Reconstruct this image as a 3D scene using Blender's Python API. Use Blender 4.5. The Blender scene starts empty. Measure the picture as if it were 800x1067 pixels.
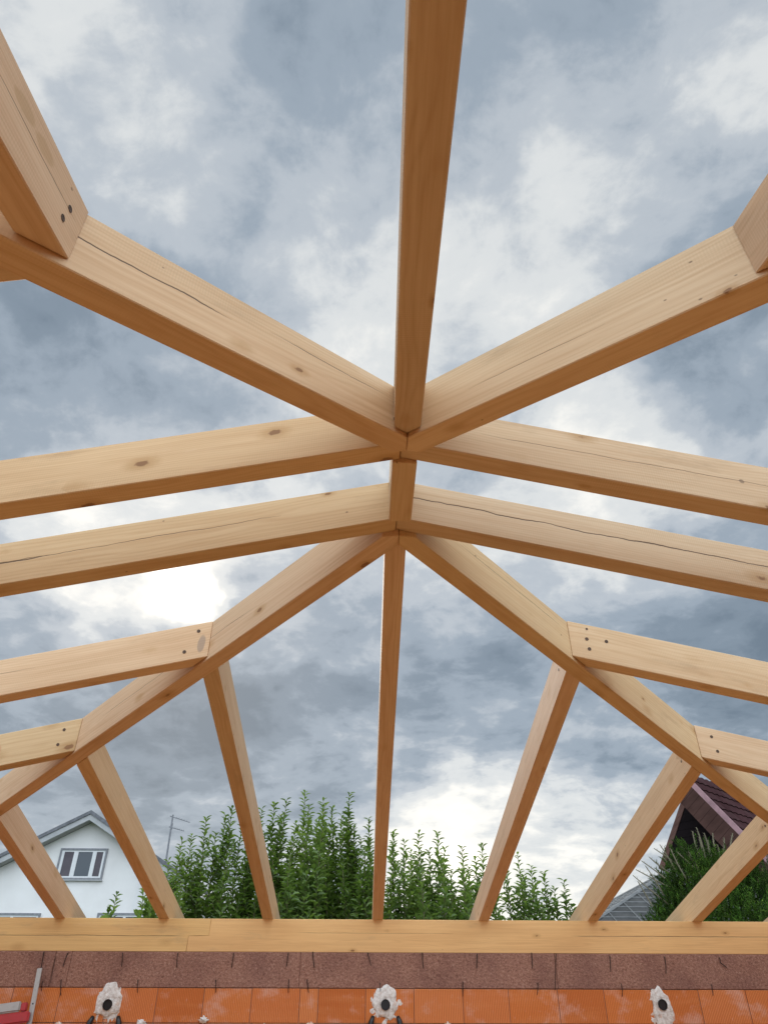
import bpy, bmesh, math, random
from mathutils import Vector, Matrix

C = bpy.context.scene
COL = C.collection
PI = math.pi

# ------------------------------------------------------------------ survey of the site (metres)
EYE = 1.70                                    # camera height above the slab
F, PITCH, YAW, ROLL = 723.84, 0.6178, 0.0279, 0.0030
XR, XB, YB, YA = 0.1450, 0.1462, 2.6622, 2.1371      # the ridge ends
ZR = 1.8257 + EYE                             # rafter underside at the ridge
TL, TR, TB, TG = 0.2266, 0.2161, 0.2310, 0.2483     # roof pitches: left, right, front, back
YP = 7.698                                   # inner face of the front wall
ZP, ZPB = 0.6731 + EYE, 0.4057 + EYE          # wall plate top, bottom
ZBB = 0.1280 + EYE                            # bottom of the wood wool boards
COURSE = 0.259
W, H = 0.10, 0.2185
HW, EB, EA = 0.1036, 0.0469, 0.0678
HHF, DHF, HHB, DHB = 0.2377, -0.0316, 0.2429, -0.0501   # hip depth and drop, front and back
XL_IN, XR_IN, YK_IN = XB - 5.08, XB + 5.38, -2.55   # inner faces of the other walls
GROUND = -0.25
WT = 0.25

# ------------------------------------------------------------------ camera
cp, sp, cy, sy = math.cos(PITCH), math.sin(PITCH), math.cos(YAW), math.sin(YAW)
FW = Vector((sy * cp, cy * cp, sp)); R0 = Vector((cy, -sy, 0)); U0 = R0.cross(FW)
cr, sr = math.cos(ROLL), math.sin(ROLL)
RT = cr * R0 + sr * U0; UP = -sr * R0 + cr * U0
CAM = Vector((0, 0, EYE))
cd = bpy.data.cameras.new('camera'); cam = bpy.data.objects.new('camera', cd); COL.objects.link(cam)
M = Matrix((RT, UP, -FW)).transposed().to_4x4(); M.translation = CAM
cam.matrix_world = M
cd.sensor_fit = 'VERTICAL'; cd.sensor_height = 24; cd.lens = F / 1067 * 24
cd.clip_start = 0.05; cd.clip_end = 3000
C.camera = cam

def ray(px, py):
    return (FW * F + RT * (px - 400) + UP * (533.5 - py)).normalized()
def at(px, py, Y):                            # the point of plane y = Y seen at a survey pixel
    d = ray(px, py); return CAM + d * (Y / d.y)

# ------------------------------------------------------------------ object helpers
def tag(o, label=None, cat=None, group=None, kind=None):
    if label: o['label'] = label
    if cat: o['category'] = cat
    if group: o['group'] = group
    if kind: o['kind'] = kind
    return o
def wloc(o):
    v = Vector(o.location)
    while o.parent: o = o.parent; v += Vector(o.location)
    return v
def mk(name, verts, faces, mat, parent=None, origin=None, smooth=False):
    """ONE mesh object from world-space vertices"""
    me = bpy.data.meshes.new(name)
    if parent is not None: off = wloc(parent); loc = Vector((0, 0, 0))
    else: off = Vector(origin) if origin is not None else Vector((0, 0, 0)); loc = off
    me.from_pydata([tuple(Vector(v) - off) for v in verts], [], faces)
    me.materials.append(mat)
    if smooth:
        for p in me.polygons: p.use_smooth = True
    me.update()
    o = bpy.data.objects.new(name, me); COL.objects.link(o); o.location = loc
    if parent is not None: o.parent = parent
    return o
def mkbm(name, bm, mat, parent=None, origin=None, smooth=False):
    bmesh.ops.recalc_face_normals(bm, faces=bm.faces)
    bm.verts.index_update()
    o = mk(name, [v.co.copy() for v in bm.verts], [[v.index for v in f.verts] for f in bm.faces], mat, parent, origin, smooth)
    bm.free(); return o
def empty(name, loc):
    o = bpy.data.objects.new(name, None); COL.objects.link(o); o.location = loc; o.empty_display_size = .2
    return o
def box(bm, lo, hi):
    vs = [bm.verts.new((x, y, z)) for x in (lo[0], hi[0]) for y in (lo[1], hi[1]) for z in (lo[2], hi[2])]
    for f in ((0, 1, 3, 2), (4, 6, 7, 5), (0, 4, 5, 1), (2, 3, 7, 6), (0, 2, 6, 4), (1, 5, 7, 3)):
        bm.faces.new([vs[i] for i in f])
    return vs
def obox(bm, o, ax, ay, az, lo, hi):          # box in a local frame
    vs = [bm.verts.new(Vector(o) + ax * x + ay * y + az * z) for x in (lo[0], hi[0]) for y in (lo[1], hi[1]) for z in (lo[2], hi[2])]
    for f in ((0, 1, 3, 2), (4, 6, 7, 5), (0, 4, 5, 1), (2, 3, 7, 6), (0, 2, 6, 4), (1, 5, 7, 3)):
        bm.faces.new([vs[i] for i in f])
def tube(V, Fc, pts, rads, n=6, cap=True):
    """tapered tube appended to vertex / face lists"""
    base = len(V); P = [Vector(p) for p in pts]
    for i, p in enumerate(P):
        d = (P[min(i + 1, len(P) - 1)] - P[max(i - 1, 0)]).normalized()
        a = d.cross(Vector((0.31, 0.95, 0.05)))
        if a.length < 1e-3: a = d.cross(Vector((1, 0, 0)))
        a.normalize(); b = d.cross(a)
        for k in range(n):
            t = 2 * PI * k / n; V.append(p + (a * math.cos(t) + b * math.sin(t)) * rads[i])
    for i in range(len(P) - 1):
        for k in range(n):
            q = base + i * n + k; r = base + i * n + (k + 1) % n
            Fc.append([q, r, r + n, q + n])
    if cap:
        Fc.append([base + k for k in range(n)][::-1]); Fc.append([base + (len(P) - 1) * n + k for k in range(n)])
def bevel(bm, w, seg=1):
    bmesh.ops.bevel(bm, geom=list(bm.edges), offset=w, segments=seg, affect='EDGES', clamp_overlap=True)

# ------------------------------------------------------------------ material helpers
class NT:
    def __init__(s, name, world=None):
        if world: s.m = world
        else: s.m = bpy.data.materials.new(name); s.m.use_nodes = True
        s.t = s.m.node_tree; s.t.nodes.clear()
    def n(s, typ, props=None, **inp):
        nd = s.t.nodes.new(typ)
        for k, v in (props or {}).items(): setattr(nd, k, v)
        for k, v in inp.items(): s.set(nd, k, v)
        return nd
    def set(s, nd, k, v):
        if isinstance(k, str) and k[0] == 'i' and k[1:].isdigit(): k = int(k[1:])
        elif isinstance(k, str): k = k.replace('_', ' ')
        sock = nd.inputs[k]
        if hasattr(v, 'is_output') or isinstance(v, bpy.types.NodeSocket): s.t.links.new(v, sock)
        else: sock.default_value = v
    def math(s, op, a, b=0.0, c=0.0, clamp=False):
        nd = s.t.nodes.new('ShaderNodeMath'); nd.operation = op; nd.use_clamp = clamp
        for i, v in enumerate((a, b, c)): s.set(nd, f'i{i}', v)
        return nd.outputs[0]
    def vmath(s, op, a, b=(0, 0, 0), out=0):
        nd = s.t.nodes.new('ShaderNodeVectorMath'); nd.operation = op
        s.set(nd, 'i0', a); s.set(nd, 'i1', b)
        return nd.outputs[out]
    def scale(s, v, f):
        nd = s.t.nodes.new('ShaderNodeVectorMath'); nd.operation = 'SCALE'; s.set(nd, 'i0', v); s.set(nd, 'Scale', f)
        return nd.outputs[0]
    def mapv(s, v, sc, loc=(0, 0, 0)):
        nd = s.t.nodes.new('ShaderNodeMapping'); s.set(nd, 'Vector', v); nd.inputs['Scale'].default_value = sc; nd.inputs['Location'].default_value = loc
        return nd.outputs[0]
    def noise(s, v, scale=5, detail=4, rough=.5, dist=0, col=False):
        nd = s.t.nodes.new('ShaderNodeTexNoise'); s.set(nd, 'Vector', v)
        nd.inputs['Scale'].default_value = scale; nd.inputs['Detail'].default_value = detail
        nd.inputs['Roughness'].default_value = rough; nd.inputs['Distortion'].default_value = dist
        return nd.outputs['Color' if col else 0]
    def ss(s, x, a, b, lo=0., hi=1.):         # smoothstep map
        nd = s.t.nodes.new('ShaderNodeMapRange'); nd.interpolation_type = 'SMOOTHSTEP'
        s.set(nd, 'Value', x)
        for k, v in zip(('From Min', 'From Max', 'To Min', 'To Max'), (a, b, lo, hi)): s.set(nd, k, v)
        return nd.outputs[0]
    def mix(s, f, a, b, mode='MIX'):
        nd = s.t.nodes.new('ShaderNodeMix'); nd.data_type = 'RGBA'; nd.blend_type = mode
        s.set(nd, 'i0', f)
        for i, v in ((6, a), (7, b)):
            if isinstance(v, (tuple, list)): v = tuple(v) + ((1.,) if len(v) == 3 else ())
            s.set(nd, f'i{i}', v)
        return nd.outputs[2]
    def ramp(s, f, stops, interp='LINEAR'):
        nd = s.t.nodes.new('ShaderNodeValToRGB'); s.set(nd, 'i0', f); cr = nd.color_ramp; cr.interpolation = interp
        while len(cr.elements) > 1: cr.elements.remove(cr.elements[-1])
        for i, (p, c) in enumerate(stops):
            e = cr.elements[0] if i == 0 else cr.elements.new(p)
            e.position = p; e.color = tuple(c) + (1.,)
        return nd.outputs[0]
    def obj(s): return s.n('ShaderNodeTexCoord').outputs['Object']
    def attr(s, name):
        return s.n('ShaderNodeAttribute', {'attribute_name': name}).outputs['Vector']
    def xyz(s, v):
        nd = s.t.nodes.new('ShaderNodeSeparateXYZ'); s.set(nd, 'i0', v); return nd.outputs
    def comb(s, x, y, z):
        nd = s.t.nodes.new('ShaderNodeCombineXYZ')
        for i, v in enumerate((x, y, z)): s.set(nd, f'i{i}', v)
        return nd.outputs[0]
    def bump(s, h, strength=.3, dist=.01):
        nd = s.t.nodes.new('ShaderNodeBump'); s.set(nd, 'Height', h); nd.inputs['Strength'].default_value = strength; nd.inputs['Distance'].default_value = dist
        return nd.outputs[0]
    def out(s, color, rough=.7, normal=None, metal=0., spec=.4, translucent=None):
        b = s.t.nodes.new('ShaderNodeBsdfPrincipled')
        if isinstance(color, (tuple, list)): color = tuple(color) + ((1.,) if len(color) == 3 else ())
        s.set(b, 'Base Color', color); s.set(b, 'Roughness', rough); s.set(b, 'Metallic', metal)
        s.set(b, 'Specular IOR Level', spec)
        if normal is not None: s.set(b, 'Normal', normal)
        o = s.t.nodes.new('ShaderNodeOutputMaterial'); sh = b.outputs[0]
        if translucent:
            tr = s.t.nodes.new('ShaderNodeBsdfTranslucent'); s.set(tr, 'Color', translucent[1])
            mx = s.t.nodes.new('ShaderNodeMixShader'); mx.inputs[0].default_value = translucent[0]
            s.t.links.new(sh, mx.inputs[1]); s.t.links.new(tr.outputs[0], mx.inputs[2]); sh = mx.outputs[0]
        s.t.links.new(sh, o.inputs[0])
        return s.m

def plain(name, c, rough=.7, metal=0., var=.25, sc=8, spec=.4):
    t = NT(name); v = t.obj()
    n = t.noise(v, sc, 6, .6); d = tuple(x * (1 - var) for x in c); l = tuple(min(1, x * (1 + var)) for x in c)
    return t.out(t.ramp(n, [(.3, d), (.7, l)]), rough, t.bump(n, .15, .004), metal, spec)

def wood(seed, cracks=(), tint=1.0, warm=0.0, stains=()):
    """sawn spruce as a solid texture in the beam's own axes: bc = (along, across, up), metres.
    cracks: (u0, u1, v, wander, thickness) drying checks on the wide faces"""
    r = random.Random(seed); t = NT('spruce_timber'); bc = t.attr('bc'); x, y, z = t.xyz(bc)[:3]
    so = r.uniform(0, 60)
    shift = t.mapv(bc, (1, 1, 1), (so, so * .7, so * .3))
    slow = t.noise(t.mapv(shift, (.9, 2.5, 2.5)), 1, 2, .5, 0, True)
    sx = t.xyz(slow)
    ya = t.math('ADD', y, t.math('MULTIPLY_ADD', sx[0], .07, -.035 + r.uniform(-.06, .06)))
    za = t.math('ADD', z, t.math('MULTIPLY_ADD', sx[1], .11, -.055 - r.choice((-.05, .08, .1, .12, .27))))
    rad = t.math('SQRT', t.math('ADD', t.math('MULTIPLY', ya, ya), t.math('MULTIPLY', za, za)))
    wob = t.math('MULTIPLY', t.noise(t.mapv(shift, (2.2, 14, 14)), 1, 3, .5), .016)
    ph = t.math('MULTIPLY', t.math('ADD', rad, wob), 2 * PI / r.uniform(.010, .014))
    ring = t.math('POWER', t.math('MULTIPLY_ADD', t.math('SINE', ph), .5, .5), 2.2)
    fine = t.noise(t.mapv(shift, (3.0, 140, 140)), 1, 3, .6)
    blot = t.noise(t.mapv(shift, (1.3, 9, 9)), 1, 4, .55)
    k = tint * r.uniform(.90, 1.07); gy = r.uniform(.97, 1.04); by = r.uniform(.95, 1.15)
    light = (.69 * k, .482 * k * gy * (1 - .12 * warm), .27 * k * by * (1 - .36 * warm)); dark = (.54 * k, .328 * k * gy * (1 - .12 * warm), .16 * k * by * (1 - .30 * warm))
    f = t.math('ADD', t.math('MULTIPLY', ring, .27), t.math('MULTIPLY_ADD', fine, .80, -.22))
    strk = t.noise(t.mapv(shift, (.9, 48, 48), (2, 2, 2)), 1, 4, .65)
    f = t.math('ADD', f, t.math('MULTIPLY_ADD', strk, 1.1, -.55))
    f = t.math('ADD', f, t.math('MULTIPLY_ADD', blot, 1.25, -.62), clamp=True)
    col = t.mix(f, light, dark)
    saw = t.n('ShaderNodeTexWave', {'wave_type': 'BANDS', 'bands_direction': 'X'}); t.set(saw, 'Vector', t.mapv(shift, (1, .12, .22))); saw.inputs['Scale'].default_value = 34.; saw.inputs['Distortion'].default_value = 2.5; saw.inputs['Detail'].default_value = 3.
    sawm = t.math('MULTIPLY', t.ss(t.noise(t.mapv(shift, (1.1, 5, 5), (9, 0, 0)), 1, 3), .45, .7), saw.outputs['Fac'])
    col = t.mix(t.math('MULTIPLY', sawm, .22), col, (.42 * k, .27 * k, .13 * k))
    wx = t.noise(t.mapv(shift, (1.8, 7, 7), (0, 4, 0)), 1, 7, .68)
    col = t.mix(t.ss(wx, .56, .74, 0, .38), col, (.38 * k, .245 * k, .13 * k))
    col = t.mix(t.ss(wx, .40, .26, 0, .25), col, (.76 * k, .57 * k, .37 * k))
    # knots: dark brown hearts in a honey halo, grain pushed round them
    vor = t.n('ShaderNodeTexVoronoi', {'feature': 'F1'}); t.set(vor, 'Vector', t.mapv(shift, (4.2, 8.5, 8.5))); t.set(vor, 'Scale', 1.0)
    vr = t.xyz(vor.outputs['Color'])
    dk = t.math('ADD', vor.outputs['Distance'], t.math('MULTIPLY_ADD', t.noise(bc, 60, 2), .10, -.05))
    on = t.ss(vr[0], .58, .60)
    size = t.math('MULTIPLY_ADD', vr[1], .09, .05)
    heart = t.math('MULTIPLY', on, t.ss(t.math('DIVIDE', dk, size), .7, 1.15, 1, 0))
    halo = t.math('MULTIPLY', on, t.ss(t.math('DIVIDE', dk, size), .9, 3.4, .55, 0))
    col = t.mix(halo, col, (.44 * k, .24 * k, .085 * k))
    col = t.mix(t.math('MULTIPLY', heart, .75), col, (.19, .078, .026))
    # pin specks of bark and dirt
    sp_ = t.n('ShaderNodeTexVoronoi', {'feature': 'F1'}); t.set(sp_, 'Vector', t.mapv(shift, (9, 14, 14))); t.set(sp_, 'Scale', 1.0)
    spm = t.math('MULTIPLY', t.ss(t.xyz(sp_.outputs['Color'])[1], .80, .82), t.ss(sp_.outputs['Distance'], .035, .07, .7, 0))
    col = t.mix(spm, col, (.12, .06, .03))
    hgt = t.math('MULTIPLY_ADD', f, -.15, t.math('MULTIPLY', fine, .3))
    # drying checks
    cm = None
    for (u0, u1, v, wander, th) in cracks:
        w1 = t.math('MULTIPLY_ADD', t.noise(t.comb(x, so + v * 10, 0.), 3.2, 5, .6), wander, v - wander * .5)
        dd = t.math('ABSOLUTE', t.math('SUBTRACT', z, w1))
        ew = t.math('MULTIPLY', t.ss(x, u0, u0 + .15), t.ss(x, u1 - .15, u1, 1, 0))
        thn = t.math('MULTIPLY', t.math('MULTIPLY', ew, t.math('MULTIPLY_ADD', t.noise(t.comb(x, so, 3.), 4, 3), 1.6, .2)), th)
        c1 = t.ss(t.math('SUBTRACT', dd, thn), -.0012, .0012, 1, 0)
        c1 = t.math('MULTIPLY', c1, t.math('GREATER_THAN', ew, .01))
        c1 = t.math('MULTIPLY', c1, t.math('GREATER_THAN', z, .006))
        cm = c1 if cm is None else t.math('MAXIMUM', cm, c1)
    if cm is not None:
        col = t.mix(t.math('MULTIPLY', cm, .88), col, (.06, .03, .015)); hgt = t.math('SUBTRACT', hgt, t.math('MULTIPLY', cm, 2.))
    for (u, v, ru, rv, a, c) in stains:       # water marks and stamps
        q = t.math('ADD', t.math('POWER', t.math('DIVIDE', t.math('SUBTRACT', x, u), ru), 2), t.math('POWER', t.math('DIVIDE', t.math('SUBTRACT', z, v), rv), 2))
        q = t.math('ADD', q, t.math('MULTIPLY_ADD', t.noise(bc, 28, 4), .9, -.45))
        col = t.mix(t.ss(q, .6, 1.2, a, 0), col, c)
    return t.out(col, t.math('MULTIPLY_ADD', fine, .25, .5), t.bump(hgt, .35, .003), 0, .3)

# ------------------------------------------------------------------ timber
def beam(name, O, z0, d2, slope, u0, u1, w, h, mat, cuts=(), seats=(), label=None, cat=None, group=None):
    """O: plan point, z0: underside height at u = 0, d2: plan direction, slope: drop per metre.
    cuts: (point, normal) vertical mitres, the normal side goes; seats: (ua, ub, z) birdsmouths over a plate"""
    d2 = Vector((d2[0], d2[1], 0)).normalized(); n2 = Vector((-d2.y, d2.x, 0)); O = Vector((O[0], O[1], 0))
    zb = lambda u: z0 - slope * u
    low = [(u0, zb(u0))]
    for ua, ub, zs in seats:
        us = (z0 - zs) / slope
        if us < ua: low += [(ua, zb(ua)), (ua, zs)]
        else: low += [(us, zs)]
        low += [(ub, zs), (ub, zb(ub))]
    low.append((u1, zb(u1)))
    prof = low + [(u1, zb(u1) + h), (u0, zb(u0) + h)]
    bm = bmesh.new(); k = len(prof)
    A = [bm.verts.new(O + d2 * u + n2 * (-w / 2) + Vector((0, 0, z))) for u, z in prof]
    B = [bm.verts.new(O + d2 * u + n2 * (w / 2) + Vector((0, 0, z))) for u, z in prof]
    bm.faces.new(A[::-1]); bm.faces.new(B)
    for i in range(k): bm.faces.new([A[i], A[(i + 1) % k], B[(i + 1) % k], B[i]])
    bmesh.ops.recalc_face_normals(bm, faces=bm.faces)
    for p, n in cuts:
        r = bmesh.ops.bisect_plane(bm, geom=bm.verts[:] + bm.edges[:] + bm.faces[:], plane_co=p, plane_no=n, clear_outer=True)
        ed = [e for e in r['geom_cut'] if isinstance(e, bmesh.types.BMEdge)]
        bmesh.ops.contextual_create(bm, geom=ed)
    bmesh.ops.remove_doubles(bm, verts=bm.verts, dist=1e-5)
    bevel(bm, .0035)
    um = O + d2 * ((u0 + u1) / 2); org = Vector((um.x, um.y, zb((u0 + u1) / 2)))
    o = mkbm(name, bm, mat, origin=org)
    att = o.data.attributes.new('bc', 'FLOAT_VECTOR', 'POINT')
    cs = 1 / math.sqrt(1 + slope * slope)
    for v in o.data.vertices:
        p = v.co + org; q = p - O; u = q.dot(d2)
        att.data[v.index].vector = (u / cs, q.dot(n2), (p.z - zb(u)) * cs)
    tag(o, label, cat, group)
    o_info[o.name] = (O, z0, d2, n2, slope, w)
    return o
o_info = {}
def bpt(o, u, side, v):                       # a point on the wide face of a beam
    O, z0, d2, n2, slope, w = o_info[o.name]
    return O + d2 * u + n2 * (side * w / 2) + Vector((0, 0, z0 - slope * u + v)), n2 * side
def screw(parent, u, side, v, r=.011):
    """a countersunk screw: dark sunk ring with a steel head in it"""
    p, n = bpt(parent, u, side, v)
    d2 = o_info[parent.name][2]; up = Vector((0, 0, 1)); V, Fc = [], []
    N = 12; prof = [(r, .0005), (r * .98, .0018), (r * .62, .0018), (r * .5, .0012), (0.0001, .0012)]
    for rr, hh in prof:
        for k in range(N):
            t = 2 * PI * k / N; V.append(p + (d2 * math.cos(t) + up * math.sin(t)) * rr + n * hh)
    for i in range(len(prof) - 1):
        for k in range(N):
            Fc.append([i * N + k, i * N + (k + 1) % N, (i + 1) * N + (k + 1) % N, (i + 1) * N + k])
    return mk('screw', V, Fc, M_SCREW, parent)

M_SCREW = plain('rusty_steel', (.085, .048, .028), .55, .3, .4, 60)

GAP = .0018
def V3(x, y, z=0): return Vector((x, y, z))
uP_L = XB - XL_IN; uP_R = XR_IN - XB; PW = .20            # plate width
# hip axes
def rot(d, g):
    return Vector((d[0] * math.cos(g) - d[1] * math.sin(g), d[0] * math.sin(g) + d[1] * math.cos(g), 0))
ta = (TL + TR) / 2
HIP = {}
for key, sg, sy_, t2, y0, x0, g, s in (('fl', -1, 1, TB, YB + EB, XB, -.0253, .976), ('fr', 1, 1, TB, YB + EB, XB, .0065, .9656),
                                       ('bl', -1, -1, TG, YA - EA, XR, .0182, .9748), ('br', 1, -1, TG, YA - EA, XR, -.0656, .966)):
    d = Vector((sg / ta, sy_ / t2, 0)).normalized(); sl = abs(d.y) * t2 * s
    d = rot(d, g); n = Vector((-d.y, d.x, 0))
    if n.y > 0: n = -n                        # n: the side towards the camera
    HIP[key] = dict(o=V3(x0, y0), d=d, n=n, sl=sl)
def hipface(key, side, gap=GAP):
    h = HIP[key]; return h['o'] + h['n'] * side * (HW / 2 + gap)

CR = 'rafters of the hipped roof frame'
hipbeams = {}
hip_def = {
 'fl': ('long hip rafter descending to the front left corner, behind the ridge junction', [(1.0, 2.6, .13, .03, .0012)]),
 'fr': ('long hip rafter descending to the front right corner above the dark tiled house', [(.4, 1.3, .17, .02, .0012)]),
 'bl': ('thick hip rafter rising out at upper left with a long dark drying crack', [(.15, .72, .165, .03, .0014), (.85, 1.6, .13, .035, .0026)]),
 'br': ('thick hip rafter running out at upper right, smooth pale face', [(.35, .9, .1, .02, .0008)]),
}
for i, key in enumerate(('fl', 'fr', 'bl', 'br')):
    h = HIP[key]; lab, cr_ = hip_def[key]
    ux = 1 if key[1] == 'l' else -1
    x0 = h['o'].x
    cuts = [(V3(x0 - ux * GAP / 2, 0), V3(ux, 0, 0))]
    if key[0] == 'f': cuts.append((V3(0, YB + W / 2 + GAP), V3(0, -1, 0)))
    else: cuts.append((V3(0, YA - W / 2 - GAP), V3(0, 1, 0)))
    wx = XL_IN if key[1] == 'l' else XR_IN; wy = YP if key[0] == 'f' else YK_IN
    uc = min(abs((wx - x0) / h['d'].x), abs((wy - h['o'].y) / h['d'].y))
    hipbeams[key] = beam('hip_rafter', h['o'], ZR + (DHF if key[0] == 'f' else DHB), h['d'], h['sl'], -.25, uc + .75, HW, HHF if key[0] == 'f' else HHB, wood(100 + i, cr_, 1.0), cuts,
                         [(uc - .06, uc + .32, ZP)], lab, 'rafter', CR)

# common rafters A (near) and B (far), left and right
cdef = {
 ('A', -1): ('common rafter pointing left from the nearer junction, honey coloured with a large knot', [(2.3, 3.4, .14, .03, .0008)]),
 ('A', 1): ('common rafter pointing right from the nearer junction, with one dark ringed knot', [(.3, 3.2, .115, .03, .0009)]),
 ('B', -1): ('common rafter pointing left from the farther junction, with a long wavy crack', [(.55, 2.1, .115, .045, .0012), (1.5, 2.5, .11, .03, .0022)]),
 ('B', 1): ('common rafter pointing right from the farther junction, deep crack along its whole face', [(-.2, 3.6, .125, .045, .0027)]),
}
common = {}
for (j, sg), (lab, cr_) in cdef.items():
    x0, y0 = (XR, YA) if j == 'A' else (XB, YB); tl = TL if sg < 0 else TR
    up = (x0 - XL_IN) if sg < 0 else (XR_IN - x0)
    jx = x0 - .02 if j == 'A' else x0 - .015
    cuts = [(V3(jx + sg * GAP / 2, 0), V3(-sg, 0, 0))]
    st = [(1.33, .115, .010, .010, .55, (.09, .05, .03))] if (j, sg) == ('A', 1) else []
    common[j, sg] = beam('common_rafter', (x0, y0), ZR, (sg, 0), tl, -.1, up + .75, W, H, wood(hash_ := 200 + len(common), cr_, 1.0, 0, st), cuts,
                         [(up, up + PW, ZP)], lab, 'rafter', CR)

# ridge: short beam between the two junctions, and the stub past the far one
bmw = .1006
zr0 = ZR - .0231
rb = beam('ridge_beam', (XR + .0005, (YA + YB) / 2), zr0, (XB - XR, YB - YA), 0.00001, -(YB - YA) / 2 + W / 2 + GAP, (YB - YA) / 2 - W / 2 - GAP, bmw, .235,
          wood(301, [], .98), (), (), 'short level ridge beam joining the two rafter junctions', 'ridge beam')

# overhead common rafter of the back hip end, and the front centre one
c1 = hipface('bl', 1); c2 = hipface('br', 1)
dk = Vector((.1211 - .1470, -1, 0))
back_c = beam('common_rafter', (.1468, YA), ZR, dk, TG, -.0, YA - YK_IN + .75, W, H, wood(310, [(.2, 2, .1, .02, .001)], .84),
              [(c1, -HIP['bl']['n']), (c2, -HIP['br']['n'])], [(YA - YK_IN, YA - YK_IN + PW, ZP)],
              'single rafter seen from below overhead, running up to the picture top', 'rafter', CR)

# front jacks
JX = {-4: -3.93, -3: -2.9227, -2: -2.0279, -1: -1.0326, 0: .0071, 1: 1.0535, 2: 2.1285, 3: 3.1381, 4: 4.15}
JT = {-3: .1107, -2: -.0191, -1: -.0065, 0: -.0197, 1: .0176, 2: .052, 3: .0369}
flab = {
 -4: 'front jack rafter nearest the left corner of the brick wall',
 -3: 'short front jack rafter crossing the left part of the white gable',
 -2: 'front jack rafter landing between the white house and the shrubs',
 -1: 'slim front jack rafter landing left of the middle, before the leafy shrubs',
 0: 'middle front rafter dropping straight from the ridge junction to the wall plate',
 1: 'front jack rafter landing just right of the middle, the first right of the centre one',
 2: 'front jack rafter landing left of the dark conifer, knotty pale side',
 3: 'front jack rafter crossing in front of the dark conifer',
 4: 'front jack rafter at the far right, mostly out of the picture'}
fj = {}
yb = YB + EB
for k in range(-4, 5):
    x = XB + JX[k] + JT.get(k, 0); dx = -JT.get(k, 0) / 3
    L = YP - yb
    if k == 0: cuts = [(hipface('fl', -1), HIP['fl']['n']), (hipface('fr', -1), HIP['fr']['n'])]
    elif k < 0: cuts = [(hipface('fl', -1), HIP['fl']['n'])]
    else: cuts = [(hipface('fr', -1), HIP['fr']['n'])]
    start = max(0., abs(JX[k]) - .45)
    o = beam('common_rafter' if k == 0 else 'jack_rafter', (x, yb), ZR, (dx, 1), TB * 1.003, start if k else -.05, L + .72, W, H, wood(400 + k, [], 1.02 if abs(k) > 1 else 1.0), cuts, [(L, L + PW, ZP)],
             flab[k], 'rafter', CR)
    fj[k] = o
    if k:
        s_ = 1 if k < 0 else -1               # the wide face that looks to the middle
        s_ = -1 if k < 0 else 1
        for q in (.16, .20):
            screw(o, abs(JX[k]) * ta / TB + q, s_, .19 - (q - .16) * 2.2, .009)

# side jacks
slab = {
 ('l', 1): ('upper left jack rafter with a grey stamp by its screws, under the bright sun cloud', 3.7191, [(2.0, 2.9, .13, .02, .0008)]),
 ('l', 2): ('lower left jack rafter with two screw heads by its end', 4.7433, []),
 ('l', 3): ('last left jack rafter beyond the picture edge near the front wall', 5.77, []),
 ('r', 1): ('upper right jack rafter with a cluster of screw heads, over the conifer side', 3.6693, []),
 ('r', 2): ('lower right jack rafter above the dark tiled roof', 4.7446, []),
 ('r', 3): ('last right jack rafter beyond the picture edge near the front wall', 5.79, []),
}
for (sd, k), (lab, y, cr_) in slab.items():
    sg = -1 if sd == 'l' else 1; key = 'f' + sd; tl = TL if sg < 0 else TR
    up = uP_L if sg < 0 else uP_R
    d0 = (y - yb) * HIP[key]['d'].x / HIP[key]['d'].y * sg
    st = [(d0 + .10, .085, .022, .055, .6, (.27, .21, .17))] if (sd, k) == ('l', 1) else ([(d0 + .62, .10, .05, .06, .6, (.45, .2, .09))] if (sd, k) == ('l', 2) else [])
    o = beam('jack_rafter', (XB, y), ZR, (sg, 0), tl, d0 - .25, up + .72, W, H, wood(500 + k + 10 * sg, cr_, 1.0, 0, st),
             [(hipface(key, 1), -HIP[key]['n'])], [(up, up + PW, ZP)], lab, 'rafter', CR)
    side = 1 if sg < 0 else -1                # face towards the camera (-y)
    if k == 1 and sg < 0: sc = [(.16, .055), (.10, .17)]
    elif k == 1: sc = [(.125, .125), (.13, .065), (.135, .19), (.235, .135)]
    else: sc = [(.13, .16), (.145, .065)]
    for a, b in sc: screw(o, d0 + a, side, b, .0105 if b < .18 else .007)

# jacks of the back hip end
bl = beam('jack_rafter', (-.8465, YA - EA), ZR, (0, -1), TG, .55, YA - EA - YK_IN + .72, W, H, wood(601, [(1.0, 2.4, .12, .015, .001)], 1.0, 0, [(1.33, .155, .05, .022, .4, (.42, .25, .1)), (1.22, .15, .05, .022, .4, (.42, .25, .1))]),
          [(hipface('bl', 1), -HIP['bl']['n'])], [(YA - EA - YK_IN, YA - EA - YK_IN + PW, ZP)],
          'jack rafter coming down from the top left corner, broad orange underside', 'rafter', CR)
br = beam('jack_rafter', (1.0652, YA - EA), ZR, (0, -1), TG, .5, YA - EA - YK_IN + .72, W, H, wood(602, [], 1.0),
          [(hipface('br', 1), -HIP['br']['n'])], [(YA - EA - YK_IN, YA - EA - YK_IN + PW, ZP)],
          'jack rafter cut by the right picture edge high up', 'rafter', CR)
for u, v in ((1.02, .13), (1.03, .075)):
    screw(bl, u, 1, v, .010); screw(br, u - .12, -1, v, .011)
d0 = abs((1.1361 - (YA - EA)) * HIP['bl']['d'].x / HIP['bl']['d'].y)
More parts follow.
